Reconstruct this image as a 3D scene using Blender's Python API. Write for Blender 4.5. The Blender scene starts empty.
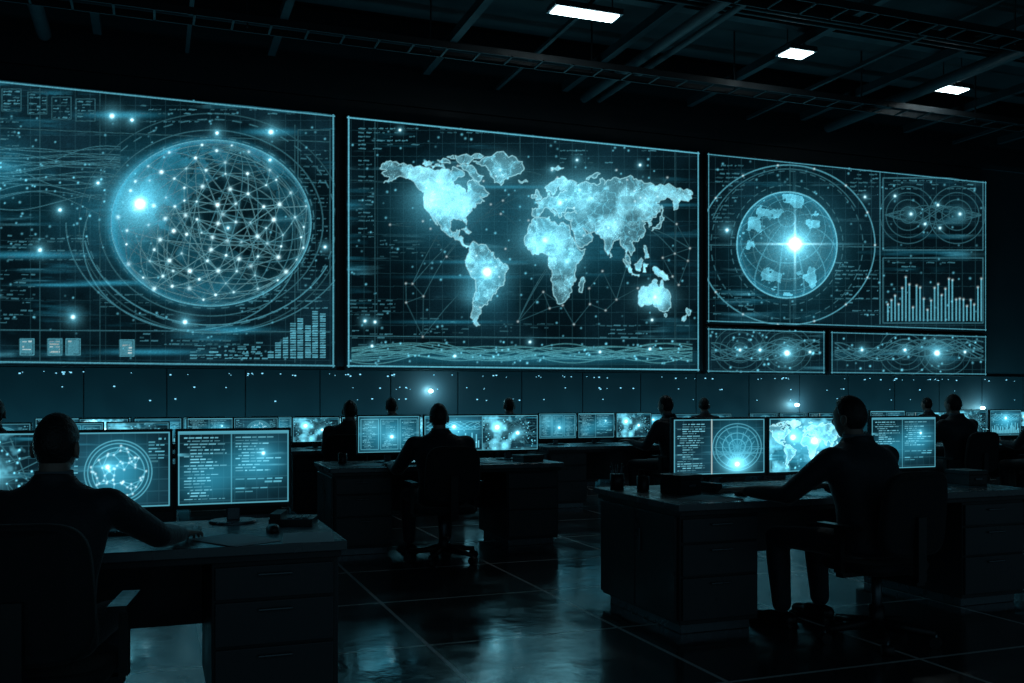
import bpy, bmesh, math, random
import numpy as np
from mathutils import Vector, Matrix
random.seed(7); np.random.seed(7)
S=bpy.context.scene
try:
    S.view_settings.view_transform='Standard'
except Exception: pass
D=16.0; H=1.35; F=960.0; A=math.radians(20.49); SA,CA=math.sin(A),math.cos(A); HY=397.0
COL=S.collection

# ---------------------------------------------------------------- materials
def mat_p(name,col,rough=.6,metal=0.0,noise=0.0,nscale=8,bump=0.0,spec=.5,ior=1.5,sheen=0):
    m=bpy.data.materials.new(name); m.use_nodes=True; nt=m.node_tree; b=nt.nodes['Principled BSDF']
    b.inputs['Base Color'].default_value=(*col,1); b.inputs['Roughness'].default_value=rough
    b.inputs['Metallic'].default_value=metal; b.inputs['IOR'].default_value=ior
    b.inputs['Specular IOR Level'].default_value=spec
    if sheen: b.inputs['Sheen Weight'].default_value=sheen; b.inputs['Sheen Roughness'].default_value=.35
    tc=nt.nodes.new('ShaderNodeTexCoord'); n=nt.nodes.new('ShaderNodeTexNoise'); n.inputs['Scale'].default_value=nscale
    n.inputs['Detail'].default_value=5
    nt.links.new(tc.outputs['Object'],n.inputs['Vector'])
    r=nt.nodes.new('ShaderNodeMapRange'); r.inputs['To Min'].default_value=max(.03,rough-noise); r.inputs['To Max'].default_value=min(1,rough+noise)
    r.inputs['From Min'].default_value=.3; r.inputs['From Max'].default_value=.7
    nt.links.new(n.outputs['Fac'],r.inputs['Value']); nt.links.new(r.outputs['Result'],b.inputs['Roughness'])
    if bump>0:
        bp=nt.nodes.new('ShaderNodeBump'); bp.inputs['Strength'].default_value=bump; bp.inputs['Distance'].default_value=.01
        nt.links.new(n.outputs['Fac'],bp.inputs['Height']); nt.links.new(bp.outputs['Normal'],b.inputs['Normal'])
    return m
def mat_e(name,col,st,samp=None):
    m=bpy.data.materials.new(name); m.use_nodes=True; nt=m.node_tree; nt.nodes.clear()
    e=nt.nodes.new('ShaderNodeEmission'); o=nt.nodes.new('ShaderNodeOutputMaterial')
    e.inputs['Color'].default_value=(*col,1); e.inputs['Strength'].default_value=st
    nt.links.new(e.outputs[0],o.inputs[0])
    if samp: m.cycles.emission_sampling=samp
    return m
def mat_scr(name,st,samp):
    m=bpy.data.materials.new(name); m.use_nodes=True; nt=m.node_tree; nt.nodes.clear()
    a=nt.nodes.new('ShaderNodeVertexColor'); a.layer_name='Col'
    e=nt.nodes.new('ShaderNodeEmission'); o=nt.nodes.new('ShaderNodeOutputMaterial')
    e.inputs['Strength'].default_value=st
    nt.links.new(a.outputs['Color'],e.inputs['Color']); nt.links.new(e.outputs[0],o.inputs[0])
    m.cycles.emission_sampling=samp
    return m
M_desk=mat_p('desk_laminate',(.10,.125,.14),.28,0,.1,6,ior=1.8)
M_deskb=mat_p('desk_carcass',(.028,.036,.042),.38,0,.1,5)
M_drawer=mat_p('desk_drawer_front',(.050,.063,.072),.34,0,.08,5)
M_metal=mat_p('dark_metal',(.16,.19,.21),.30,.8,.08,20)
M_plastic=mat_p('black_plastic',(.016,.020,.023),.35,0,.08,30)
M_fabric=mat_p('chair_fabric',(.016,.020,.024),.8,0,.1,200,.3,sheen=.15)
M_suit=mat_p('suit_cloth',(.024,.031,.042),.6,0,.1,60,.35,sheen=.5)
M_shirt=mat_p('shirt_cloth',(.16,.2,.23),.8)
M_skin=mat_p('skin',(.36,.25,.21),.45,0,.08,40)
M_hair=mat_p('hair',(.014,.014,.015),.38,0,.15,120,.6,sheen=.3)
M_shoe=mat_p('shoe_leather',(.015,.016,.018),.3)
M_paper=mat_p('paper',(.62,.70,.74),.8)
M_wall=mat_p('wall_paint',(.045,.062,.072),.5,0,.15,2)
M_ceil=mat_p('ceiling_paint',(.014,.019,.022),.8,0,.1,2)
M_beam=mat_p('steel_beam',(.030,.040,.046),.55,.2,.1,4)
M_screen=mat_scr('video_wall_pixels',1.35,'NONE')
M_mon=mat_scr('monitor_pixels',2.1,'FRONT')
M_lamp=mat_e('lamp_diffuser',(.75,.95,1),12)
M_led=mat_e('led_glow',(.2,.62,.85),1.6,'NONE')
M_led2=mat_e('wall_lamp_glow',(.5,.9,1),8)

# ---------------------------------------------------------------- mesh builder
class B:
    def __init__(s): s.bm=bmesh.new()
    def box(s,x0,x1,y0,y1,z0,z1,mi=0,rot=None):
        vs=[s.bm.verts.new((x,y,z)) for x in(x0,x1) for y in(y0,y1) for z in(z0,z1)]
        if rot:
            for v in vs: v.co=rot@v.co
        for f in((0,1,3,2),(4,6,7,5),(0,4,5,1),(2,3,7,6),(0,2,6,4),(1,5,7,3)):
            fc=s.bm.faces.new([vs[i] for i in f]); fc.material_index=mi
        return s
    def loft(s,rings,mi=0,smooth=True):
        rr=[[s.bm.verts.new(p) for p in r] for r in rings]; n=len(rr[0])
        for a,b in zip(rr,rr[1:]):
            for i in range(n):
                f=s.bm.faces.new((a[i],a[(i+1)%n],b[(i+1)%n],b[i])); f.material_index=mi; f.smooth=smooth
        f=s.bm.faces.new(rr[0][::-1]); f.material_index=mi
        f=s.bm.faces.new(rr[-1]); f.material_index=mi
        return s
    def cyl(s,p0,p1,r0,r1=None,n=16,mi=0):
        r1=r0 if r1 is None else r1
        p0=Vector(p0);p1=Vector(p1); d=(p1-p0).normalized(); u=d.orthogonal().normalized(); v=d.cross(u)
        ring=lambda c,r:[c+u*(r*math.cos(t*2*math.pi/n))+v*(r*math.sin(t*2*math.pi/n)) for t in range(n)]
        return s.loft([ring(p0,r0),ring(p1,r1)],mi)
    def cap(s,p0,p1,r0,r1,n=14,mi=0,sq=1.0):
        p0=Vector(p0);p1=Vector(p1); d=(p1-p0).normalized()
        u=d.cross(Vector((0,0,1)))
        if u.length<.05: u=Vector((1,0,0))
        u.normalize(); v=d.cross(u)
        R=[]
        for c,r,sg,angs in((p0,r0,-1,(80,55,30,0)),(p1,r1,1,(0,30,55,80))):
            for a in angs:
                a=math.radians(a); cc=c+d*(sg*r*math.sin(a)); q=r*math.cos(a)
                R.append([cc+u*(q*math.cos(t*2*math.pi/n))+v*(q*sq*math.sin(t*2*math.pi/n)) for t in range(n)])
        return s.loft(R,mi)
    def ell(s,c,rx,ry,rz,n=18,m=12,mi=0):
        R=[]
        for k in range(1,m):
            t=math.pi*k/m-math.pi/2
            R.append([Vector((c[0]+rx*math.cos(t)*math.cos(2*math.pi*i/n),c[1]+ry*math.cos(t)*math.sin(2*math.pi*i/n),c[2]+rz*math.sin(t))) for i in range(n)])
        return s.loft(R,mi)
    def mesh(s,name,mats):
        bmesh.ops.recalc_face_normals(s.bm,faces=s.bm.faces[:])
        me=bpy.data.meshes.new(name); s.bm.to_mesh(me); s.bm.free()
        for m in mats: me.materials.append(m)
        return me
def obj(name,me,loc=(0,0,0),rz=0,parent=None,bevel=0,scale=None):
    o=bpy.data.objects.new(name,me); COL.objects.link(o); o.location=loc; o.rotation_euler=(0,0,rz)
    if parent: o.parent=parent
    if scale: o.scale=scale
    if bevel:
        b=o.modifiers.new('bevel','BEVEL'); b.width=bevel; b.segments=2; b.limit_method='ANGLE'; b.angle_limit=math.radians(50)
    return o
def empty(name,loc=(0,0,0),rz=0,sc=1):
    o=bpy.data.objects.new(name,None); COL.objects.link(o); o.location=loc; o.rotation_euler=(0,0,rz); o.scale=(sc,)*3; o.empty_display_size=.1
    return o
def bake(me_in,mats,voxel,smooth_it=4):
    """voxel-remesh into one continuous surface"""
    o=bpy.data.objects.new('tmp',me_in); COL.objects.link(o)
    r=o.modifiers.new('r','REMESH'); r.mode='VOXEL'; r.voxel_size=voxel; r.use_smooth_shade=True
    if smooth_it:
        sm=o.modifiers.new('s','SMOOTH'); sm.iterations=smooth_it; sm.factor=.5
    bpy.context.view_layer.update()
    dg=bpy.context.evaluated_depsgraph_get()
    me=bpy.data.meshes.new_from_object(o.evaluated_get(dg)); me.name=me_in.name+'_surface'
    bpy.data.objects.remove(o)
    me.materials.clear()
    for m in mats: me.materials.append(m)
    me.polygons.foreach_set('use_smooth',[True]*len(me.polygons))
    me.polygons.foreach_set('material_index',[0]*len(me.polygons))
    return me

# ---------------------------------------------------------------- canvases
def vnoise(x,y,sc,seed):
    r=np.random.RandomState(seed).rand(67,67)
    fx=(x/sc)%64; fy=(y/sc)%64; ix=fx.astype(int); iy=fy.astype(int); tx=fx-ix; ty=fy-iy
    tx=tx*tx*(3-2*tx); ty=ty*ty*(3-2*ty)
    return (r[iy,ix]*(1-tx)+r[iy,ix+1]*tx)*(1-ty)+(r[iy+1,ix]*(1-tx)+r[iy+1,ix+1]*tx)*ty
def fbm(x,y,sc,seed,o=4):
    t=0;a=.5
    for k in range(o): t=t+a*vnoise(x+1000,y+1000,sc/2**k,seed+k); a*=.5
    return t
TE=np.array([.118,.485,.63]); WH=np.array([.72,.97,1]); BL=np.array([.013,.130,.195]); DK=np.array([.0020,.010,.0155])
class Canvas:
    def __init__(s,PX,PY):
        s.PX=PX;s.PY=PY; s.c=PX[0]; s.img=np.zeros(PX.shape+(3,))
    def win(s,x0,x1,y0,y1):
        i0=np.searchsorted(s.c,x0); i1=np.searchsorted(s.c,x1)+1
        i0=max(0,i0-1); i1=min(len(s.c),i1)
        if i1-i0<1: return None
        P=s.PY[:,[i0,i1-1]]; m=np.nonzero((P.min(1)<=y1)&(P.max(1)>=y0))[0]
        if len(m)==0: return None
        return slice(m[0],m[-1]+1),slice(i0,i1)
    def seg(s,x0,y0,x1,y1,w=.8,col=TE,a=1.0):
        q=w/2+1
        W=s.win(min(x0,x1)-q,max(x0,x1)+q,min(y0,y1)-q,max(y0,y1)+q)
        if W is None: return
        X=s.PX[W];Y=s.PY[W]; dx,dy=x1-x0,y1-y0; L=dx*dx+dy*dy+1e-9
        t=np.clip(((X-x0)*dx+(Y-y0)*dy)/L,0,1)
        d=np.hypot(X-x0-t*dx,Y-y0-t*dy); cov=np.clip(w/2+.5-d,0,1)*a
        s.img[W]=np.maximum(s.img[W],cov[...,None]*col)
    def poly(s,pts,w=.8,col=TE,a=1.0,close=False):
        if close: pts=list(pts)+[pts[0]]
        for p,q in zip(pts,pts[1:]): s.seg(p[0],p[1],q[0],q[1],w,col,a)
    def circ(s,x,y,rx,ry=None,w=.8,col=TE,a=1,a0=0,a1=360,n=60,dash=False):
        ry=rx if ry is None else ry
        P=[(x+rx*math.cos(math.radians(a0+(a1-a0)*k/n)),y+ry*math.sin(math.radians(a0+(a1-a0)*k/n))) for k in range(n+1)]
        if dash:
            for k in range(0,n,2): s.seg(*P[k],*P[k+1],w,col,a)
        else: s.poly(P,w,col,a)
    def rect(s,x0,y0,x1,y1,col=TE,a=1.0,add=False):
        W=s.win(x0,x1,y0,y1)
        if W is None: return
        m=((s.PX[W]>=x0)&(s.PX[W]<=x1)&(s.PY[W]>=y0)&(s.PY[W]<=y1))[...,None]*col*a
        s.img[W]=s.img[W]+m if add else np.maximum(s.img[W],m)
    def frame(s,x0,y0,x1,y1,w=.7,col=BL,a=1): s.poly([(x0,y0),(x1,y0),(x1,y1),(x0,y1)],w,col,a,True)
    def glow(s,x,y,r,col=TE,a=1.0,ry=None):  # also paints bloom around bright points into the screen colours
        ry=r if ry is None else ry
        W=s.win(x-3*r,x+3*r,y-3*ry,y+3*ry)
        if W is None: return
        d2=((s.PX[W]-x)/r)**2+((s.PY[W]-y)/ry)**2
        s.img[W]+=(np.exp(-d2)*a)[...,None]*col
    def star(s,x,y,r,a=1.0,core=1.0):
        s.glow(x,y,r,TE,a*.30); s.glow(x,y,r*.4,TE,a*.7); s.glow(x,y,max(1.0,r*.17),WH,a*2.2*core)
    def text(s,x0,y0,x1,y1,dy=3.2,col=TE,a=.5,rs=None,h=1.2,fill=.6):
        y=y0
        while y<y1:
            x=x0
            while x<x1:
                l=random.uniform(1.5,9)
                if random.random()<fill: s.rect(x,y,min(x+l,x1),y+h,col,a*random.uniform(.3,1))
                x+=l+random.uniform(.8,3)
                if random.random()<.08: break
            y+=dy
    def base(s,k=1.0,grid=14,seed=1,ga=.05):
        n=fbm(s.PX,s.PY,60,seed); s.img+=(.35+2.4*np.clip(n-.40,0,1))[...,None]*DK*k
        hs=fbm(s.PX*.12,s.PY*1.6,9,seed+9)
        s.img+=(np.clip(hs-.52,0,1)*2.5*np.clip(fbm(s.PX,s.PY,50,seed+20)-.44,0,1)*3)[...,None]*BL*.75*k
        s.img+=(np.clip(hs-.63,0,1)*3*np.clip(fbm(s.PX,s.PY,40,seed+25)-.45,0,1)*3)[...,None]*TE*.5*k
        g=((s.PX%grid)<.7)|((s.PY%grid)<.7); s.img+=g[...,None]*TE*ga
    def grain(s,a=.5,seed=3):
        r=np.random.RandomState(seed); s.img*=(1-a/2+a*r.rand(*s.PX.shape))[...,None]
    def dots(s,x0,y0,x1,y1,n,a=.7):
        for _ in range(n):
            x,y=random.uniform(x0,x1),random.uniform(y0,y1); s.glow(x,y,random.uniform(.7,1.0),TE,a*random.uniform(.3,1.5))
def grid_mesh(name,V,img,mat):
    ny,nx=img.shape[:2]; me=bpy.data.meshes.new(name)
    me.vertices.add(nx*ny); me.vertices.foreach_set('co',V.reshape(-1).astype(np.float32))
    idx=np.arange(nx*ny).reshape(ny,nx)
    q=np.stack([idx[:-1,:-1],idx[:-1,1:],idx[1:,1:],idx[1:,:-1]],-1).reshape(-1,4); nf=len(q)
    me.loops.add(nf*4); me.loops.foreach_set('vertex_index',q.reshape(-1).astype(np.int32))
    me.polygons.add(nf); me.polygons.foreach_set('loop_start',np.arange(0,nf*4,4,dtype=np.int32))
    me.polygons.foreach_set('loop_total',np.full(nf,4,dtype=np.int32))
    me.update(calc_edges=True)
    at=me.color_attributes.new('Col','FLOAT_COLOR','POINT')
    c=np.ones((nx*ny,4),np.float32); c[:,:3]=np.clip(img,0,3).reshape(-1,3); at.data.foreach_set('color',c.reshape(-1))
    me.materials.append(mat); return me

# ---------------------------------------------------------------- world map
MAP=[
[(-168,65.5),(-163,70),(-156,71.3),(-141,69.7),(-128,70.3),(-115,68),(-108,68),(-96,67.5),(-94,72),(-85,69.5),(-82,67),(-87,64.5),(-94,60),(-92,57),(-82,55),(-80,51.5),(-78,55),(-77,62),(-70,61.5),(-65,58.5),(-61,56),(-56,52.5),(-60,50),(-66,50),(-65,48),(-61,46),(-66,44),(-70,43),(-70,41.5),(-74,40),(-76,36),(-81,31.5),(-80,26),(-82,28),(-84,30),(-90,29.5),(-97,28),(-97.5,22),(-94,18),(-90.5,19.5),(-90,21.3),(-87,21.3),(-88.5,16),(-83.5,15),(-83.5,10.5),(-80,9),(-77.5,8),(-80,7.3),(-85,10),(-88,13),(-94,16),(-100,17),(-105.5,20.5),(-109,25.5),(-113,31),(-114.5,31),(-110,24),(-112,25),(-115.5,30),(-117.5,33),(-121,35),(-124,40),(-124,47),(-123,49),(-128,51),(-134,57.5),(-140,60),(-147,61),(-152,59.5),(-158,56.5),(-164,54.7),(-158,58.5),(-162,60),(-166,62),(-161,64.5)],
[(-73,78),(-60,82),(-35,83.5),(-20,81),(-18,76),(-22,71),(-32,68),(-40,65),(-43,60),(-50,62),(-54,67),(-55,71),(-60,75.5),(-68,76)],
[(-88,73),(-80,73.5),(-70,71),(-62,66.5),(-65,62.5),(-73,64.5),(-78,69)],
[(-90,77),(-75,78),(-62,82.5),(-80,83),(-92,81)],[(-117,71),(-110,73),(-104,73),(-102,69.5),(-115,69.2)],[(-125,72),(-122,74.5),(-116,73.5),(-120,71.3)],[(-110,76),(-98,76.5),(-97,74.5),(-108,74.8)],[(-100,79.5),(-94,81),(-92,78.5)],
[(-77.5,8),(-75,11),(-71.5,12.3),(-62,10.7),(-55,6),(-51,4.5),(-50,0),(-44,-2.5),(-37,-5),(-35,-8),(-39,-13),(-39,-18),(-41,-22),(-48,-26),(-49,-29),(-54,-34.5),(-57,-35),(-57.5,-38),(-62,-39),(-65,-42),(-65.5,-46),(-69,-50.5),(-68.5,-53),(-66,-55),(-72,-54),(-75.5,-49),(-73,-42),(-73.5,-37),(-71.5,-30),(-70.3,-18.5),(-76,-14),(-79.5,-8),(-81,-5),(-80,-1),(-78.5,2),(-77,5)],
[(-6,35.8),(0,36),(10,37.3),(11,33.5),(19,30.5),(23,32.8),(32,31.2),(33,28),(37,21),(38,18),(43,12),(51,12),(49,7),(44,1.5),(40,-3),(39,-8),(40.5,-14),(35,-20),(35.5,-24),(32.5,-27),(30,-31),(26,-34),(19,-34.8),(17,-30),(14,-22),(12,-16),(13.5,-10),(9,-1),(9.5,4),(4.5,6.3),(-2,5),(-8,4.5),(-13,8.5),(-17,13),(-16.5,20),(-13,27.5),(-9.5,31)],
[(49,-12),(50.5,-15.5),(47,-25),(44,-24.5),(44,-17)],
[(-9,37),(-9,43),(-2,43.5),(-1.5,46.5),(-4.5,48.3),(1,50),(4,52),(8.5,54),(8.5,57),(10.5,57.5),(10,54.5),(14,54),(19,54.5),(21,56.5),(24,58.5),(30,60),(23,60),(21.5,62.5),(25,65.5),(21,64.5),(17.5,61.5),(18.5,60),(16.5,57),(14,55.5),(12.5,56.5),(11,59),(7,58),(5,61),(12,66),(20,70),(28,71),(41,67.5),(40,64.5),(44,66.5),(54,68.5),(68,68.5),(68,72.5),(73,72),(73,68),(80,72),(87,75),(104,77.7),(113,74),(128,73),(140,72.5),(160,69.7),(178,69),(180,66),(177.5,64.5),(179,62.3),(170,60),(163,58),(162,54.5),(157,51),(156,57),(163,62),(155,59.5),(142,59),(135,54.7),(141,53),(140,48.5),(135,43.5),(130,42.5),(127.5,39.7),(129.3,36),(126.5,34.5),(126,37.7),(121.5,39),(118,39),(122,37),(119.5,35),(122,30.5),(119,25.5),(114,22.3),(108,21.5),(106,19),(109,13),(105,8.7),(102.5,12.5),(100.5,13.5),(99.3,9.5),(103.3,4),(103.8,1.4),(101,3),(98.3,8.5),(98.5,13),(94.5,16),(91.5,22.5),(87,21.3),(82,16.5),(80,13),(79.5,10),(77.5,8),(73.5,15.5),(72.7,21),(69,22.3),(66.5,25.3),(57,26),(51,28),(48,30),(52,24.3),(56.5,26),(59.8,22.5),(55,17.5),(45,12.8),(43,14),(39,21.5),(35,28),(34.5,31.5),(36,36.5),(28,36.8),(26.5,39.5),(29,41),(35,42),(41.5,41.5),(38,45),(39,47),(33.5,45.8),(30.5,46.3),(28.5,43.5),(28,41.5),(23.5,40.5),(24,38),(22,36.7),(19.5,41),(14,45),(12.5,44),(18.5,40),(16,38),(15,40.5),(10,44),(4,43.4),(3,41.8),(-.3,38.8),(-2,36.8),(-5.7,36)],
[(-5,50),(1,51),(1.5,53),(-2,56),(-2,57.5),(-5,58.6),(-5,55),(-3,53.5),(-5,52)],[(-10,52),(-6,52.3),(-6,55),(-10,54)],[(-24,65.5),(-20,63.4),(-14,65),(-16,66.4)],
[(130,31.5),(136,33.7),(140.7,35.5),(142,40),(145,43.5),(141.7,45.4),(140,42),(139.5,38.5),(136,36),(131,34)],
[(109,1),(113,3.5),(117,7),(119,5),(117,1),(116,-4),(110.5,-3)],[(95.5,5.5),(103.5,-.5),(106,-6),(102,-4.5),(98,1)],[(105.5,-6.3),(114.5,-7.6),(114,-9),(106,-7.9)],
[(119.5,1),(125,1.8),(121.5,-1),(122.5,-5),(119.5,-5)],[(131,-1),(138,-1.7),(147,-6.5),(150.5,-10.5),(143,-9),(138,-8.3),(133,-4)],[(120.5,18),(122,18),(124,13),(126.3,8),(122,7),(121,13)],
[(114,-22),(122,-18),(129,-15),(131,-12),(136.5,-12),(135.5,-15),(140,-17.5),(142.5,-11),(146,-19),(153,-26),(153,-31),(150,-37.5),(146,-39),(140.5,-38),(138,-35),(136,-35),(131,-31.5),(124,-33.5),(118,-35),(115,-34),(113.5,-26)],
[(145,-41),(148,-41),(147,-43.5)],[(173,-35),(178,-38),(175,-41.5),(173,-39)],[(173,-41),(171,-45.5),(167,-46)],[(80,9.5),(82,7),(80,6)],[(52,71),(56,74),(68,77),(58,74),(55,71)],[(12,78),(20,80.5),(26,79),(17,77)],[(-85,22),(-80,23.2),(-75,20.2)],[(142,54),(143.5,50),(142,46)]]
def rough_poly(p,it=2,am=.16,seed=3):
    r=random.Random(seed)
    for _ in range(it):
        o=[]
        for a,b in zip(p,p[1:]+p[:1]):
            dx,dy=b[0]-a[0],b[1]-a[1]; k=r.uniform(-am,am)
            o+= [a,((a[0]+b[0])/2-dy*k,(a[1]+b[1])/2+dx*k)]
        p=o
    return p
RP=[rough_poly(p,2,.24,i) for i,p in enumerate(MAP)]
def inside(LX,LY):
    m=np.zeros(LX.shape,bool)
    for p in RP:
        xs=[a[0] for a in p]; ys=[a[1] for a in p]
        ii=np.nonzero((LX>=min(xs))&(LX<=max(xs))&(LY>=min(ys))&(LY<=max(ys)))
        if len(ii[0])==0: continue
        x=LX[ii];y=LY[ii]; t=np.zeros(x.shape,bool)
        for (x0,y0),(x1,y1) in zip(p,p[1:]+p[:1]):
            if y0==y1: continue
            c=((y0>y)!=(y1>y))&(x<(x1-x0)*(y-y0)/(y1-y0)+x0); t^=c
        m[ii]|=t
    return m
def draw_map(cv,LX,LY,toP,edge_w=.8,k=1.0,borders=True):
    m=inside(LX,LY)
    n=fbm(cv.PX,cv.PY,24,5); n2=fbm(cv.PX,cv.PY,6,15); r=np.random.RandomState(8).rand(*m.shape)
    v=.15+2.6*np.clip(n-.42,0,1)+1.5*np.clip(n2-.45,0,1)+1.0*(r>.93)*np.clip(n2*1.6-.4,0,1)
    cv.img+=(m*v*k)[...,None]*np.array([.18,.50,.60])
    if borders:
        r=np.random.RandomState(5); ii=np.nonzero(m); P=np.stack([cv.PX[ii],cv.PY[ii]],1); sd=P[r.choice(len(P),150,False)]
        Pj=P+np.stack([fbm(P[:,0],P[:,1],8,51)-.47,fbm(P[:,0],P[:,1],8,52)-.47],1)*9
        d=np.sqrt(((Pj[:,None]-sd[None])**2).sum(-1)); d.sort(axis=1); b=np.clip(1.1-(d[:,1]-d[:,0]),0,1)
        cv.img[ii]+=(b*.28*k)[:,None]*TE
    for p in RP:
        cv.poly([toP(*q) for q in p],edge_w,np.array([.30,.68,.78]),.7*k,True)
    return m

# wall canvas (measured positions on the wall plane)
def px2X(px):
    u=(px-512)/F; return D*(SA+CA*u)/(CA-SA*u)
def X2px(X):
    X=np.asarray(X)/D; u=(CA*X-SA)/(CA+SA*X); return 512+F*u
def depthX(X): return SA*X+CA*D
def P2W(px,py):
    X=px2X(px); return X, H+(HY-py)/F*depthX(X)
def wall_canvas(X0,X1,Z0,Z1,res):
    nx=int((X1-X0)/res); ny=int((Z1-Z0)/res)
    X=np.linspace(X0,X1,nx); Z=np.linspace(Z0,Z1,ny); GX,GZ=np.meshgrid(X,Z)
    PX=X2px(GX); PY=HY-(GZ-H)*F/depthX(GX)
    cv=Canvas(PX,PY); V=np.stack([GX,np.full_like(GX,0),GZ],-1); cv.V=V; cv.GX=GX; cv.GZ=GZ
    return cv
ZB=P2W(340,367.5)[1]; ZT=P2W(340,115)[1]
def wl(cv,X0,X1,Z0,Z1,col=TE,a=.8):   # border rectangle in wall space
    w=.009
    for m in((abs(cv.GX-X0-.03)<w),(abs(cv.GX-X1+.03)<w),(abs(cv.GZ-Z0-.03)<w),(abs(cv.GZ-Z1+.03)<w)):
        cv.img[m]=np.maximum(cv.img[m],col*a*.6)

def wall_screen(name,cv,X0,X1,Z0,Z1):
    cv.grain(.45)
    b=B(); b.box(X0-.03,X1+.03,.004,.12,Z0-.03,Z1+.03,0)
    fr=obj(name,b.mesh(name,[M_plastic]),(0,D,0),bevel=.01)
    me=grid_mesh('display_panel',cv.V,cv.img,M_screen)
    o=obj('display_panel',me,(0,0,0),parent=fr); return fr
def ortho_globe(cv,gx,gy,rx,ry,lon0,lat0):
    x=(cv.PX-gx)/rx; y=-(cv.PY-gy)/ry; r2=x*x+y*y; z=np.sqrt(np.clip(1-r2,0,1)); la=math.radians(lat0)
    y2=y*math.cos(la)+z*math.sin(la); z2=z*math.cos(la)-y*math.sin(la)
    LA=np.degrees(np.arcsin(np.clip(y2,-1,1))); LO=(np.degrees(np.arctan2(x,z2))+lon0+180)%360-180
    return inside(LO,LA)&(r2<.985),LO,LA,r2

# ---- left screen
X0,X1=-.262*D,px2X(335)
cv=wall_canvas(X0,X1,ZB,ZT,.0115); cv.base(1.4,15,1,.03)
gx,gy,rx,ry=211,223,100,83
gm,LO,LA,r2=ortho_globe(cv,gx,gy,rx,ry,-60,20)
d=np.hypot((cv.PX-gx)/rx,(cv.PY-gy)/ry)
cv.img*=np.where(d<1,.35,1)[...,None]
lit=np.clip(.75-.55*(cv.PX-gx)/rx-.35*(cv.PY-gy)/ry,0,2)
cv.img+=((d<1)*np.clip(d,0,1)**4*lit*.6)[...,None]*BL
cv.img+=(gm*lit*(.3+1.2*np.clip(fbm(cv.PX,cv.PY,14,44)-.35,0,1)))[...,None]*BL*.9
cv.img+=(np.exp(-((d-1)/.045)**2)*.5*lit)[...,None]*BL
cv.glow(140,205,24,TE,.30); cv.glow(143,205,40,BL,.45,55); cv.star(140,204,24,1.3); cv.glow(95,215,50,BL,.22,30); cv.glow(205,290,50,BL,.3,12)
# latitude / longitude wires on the sphere (tilted)
tl=math.radians(22); tz=math.radians(-18)
def sp(lo,la):
    x,y,z=math.cos(la)*math.sin(lo),math.sin(la),math.cos(la)*math.cos(lo)
    y,z=y*math.cos(tl)-z*math.sin(tl),y*math.sin(tl)+z*math.cos(tl)
    x,y=x*math.cos(tz)-y*math.sin(tz),x*math.sin(tz)+y*math.cos(tz)
    return (gx+rx*x,gy-ry*y),z
def wire(f,n=48,a=.40):
    P=[f(k/n) for k in range(n+1)]
    for p,q in zip(P,P[1:]): cv.seg(*p[0],*q[0],.5,TE,a if p[1]>0 else a*.3)
for la in range(-75,90,15): wire(lambda t:sp(t*2*math.pi,math.radians(la)))
for lo in range(0,180,15): wire(lambda t:sp(math.radians(lo)+(0),t*2*math.pi))
for k,(r,a,ds) in enumerate(((1.0,1.0,0),(.985,.5,0),(1.03,.4,1),(1.12,.3,0),(1.25,.35,1),(1.32,.2,0))):
    cv.circ(gx,gy,rx*r,ry*r,.9,TE,a*.8,n=90,dash=bool(ds))
cv.circ(gx-20,gy+20,rx*1.08,ry*1.05,.8,TE,.4,20,200); cv.circ(gx,gy,145,110,.8,TE,.35,20,180); cv.circ(gx,gy,128,102,.8,TE,.5,25,170)
rnd=random.Random(11); N=[]; tries=0
while len(N)<95 and tries<20000:
    tries+=1
    x_,y_=rnd.uniform(-1,1),rnd.uniform(-1,1)
    if x_*x_+y_*y_>.97: continue
    v=Vector((x_,y_,math.sqrt(1-x_*x_-y_*y_)))
    if all(math.hypot(v.x-w.x,v.y-w.y)>.12 for w in N): N.append(v)
pj=lambda v:(gx+rx*.99*v.x,gy+ry*.99*v.y)
for i,v in enumerate(N):
    ds=sorted(range(len(N)),key=lambda j:(N[j]-v).length)[1:5]+([rnd.randrange(len(N)) for _ in range(2)] if rnd.random()<.35 else [])
    for j in ds:
        if j==i: continue
        w=N[j]; pts=[pj(v.lerp(w,t/8).normalized() if (v-w).length<1.6 else v.lerp(w,t/8)) for t in range(9)]
        cv.poly(pts,.45,np.array([.22,.62,.74]),.20+.35*rnd.random())
for v in N:
    p=pj(v); cv.glow(*p,rnd.choice((.8,1.0,1.2,1.7)),WH,rnd.uniform(.3,1.5)); cv.glow(*p,4,TE,.15)
for k in range(22):  # flowing lines
    ph=rnd.uniform(0,6); am=rnd.uniform(6,20); y0=rnd.uniform(150,205)
    cv.poly([(-90+x,y0+am*math.sin((x)/38+ph)*(.4+.6*math.sin(x/70+k))) for x in range(0,215,5)],.5,TE,.34)
cv.dots(-90,130,110,240,110,1.0); cv.dots(0,100,330,360,140,.6)
cv.glow(5,170,25,BL,.5,25)
for (x,y,r) in((112,116,10),(132,120,7),(217,133,7),(270,160,6),(271,132,10),(60,210,7),(185,322,9),(98,183,6),(228,228,6),(73,317,9),(325,247,5),(40,250,8)): cv.star(x,y,r,.75)
for (x,y,w,h) in((30,255,45,3),(150,352,40,2.5),(110,283,30,2),(230,330,30,3),(60,285,30,1.5),(120,115,30,3),(270,132,22,3)): cv.glow(x,y,w,BL,1.1,h)
for (x,y) in((12,98),(38,101),(62,106),(86,108)): cv.text(x-9,y-7,x+8,y+12,3,TE,.35); cv.frame(x-10,y-9,x+9,y+13,.5,TE,.25)
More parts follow.
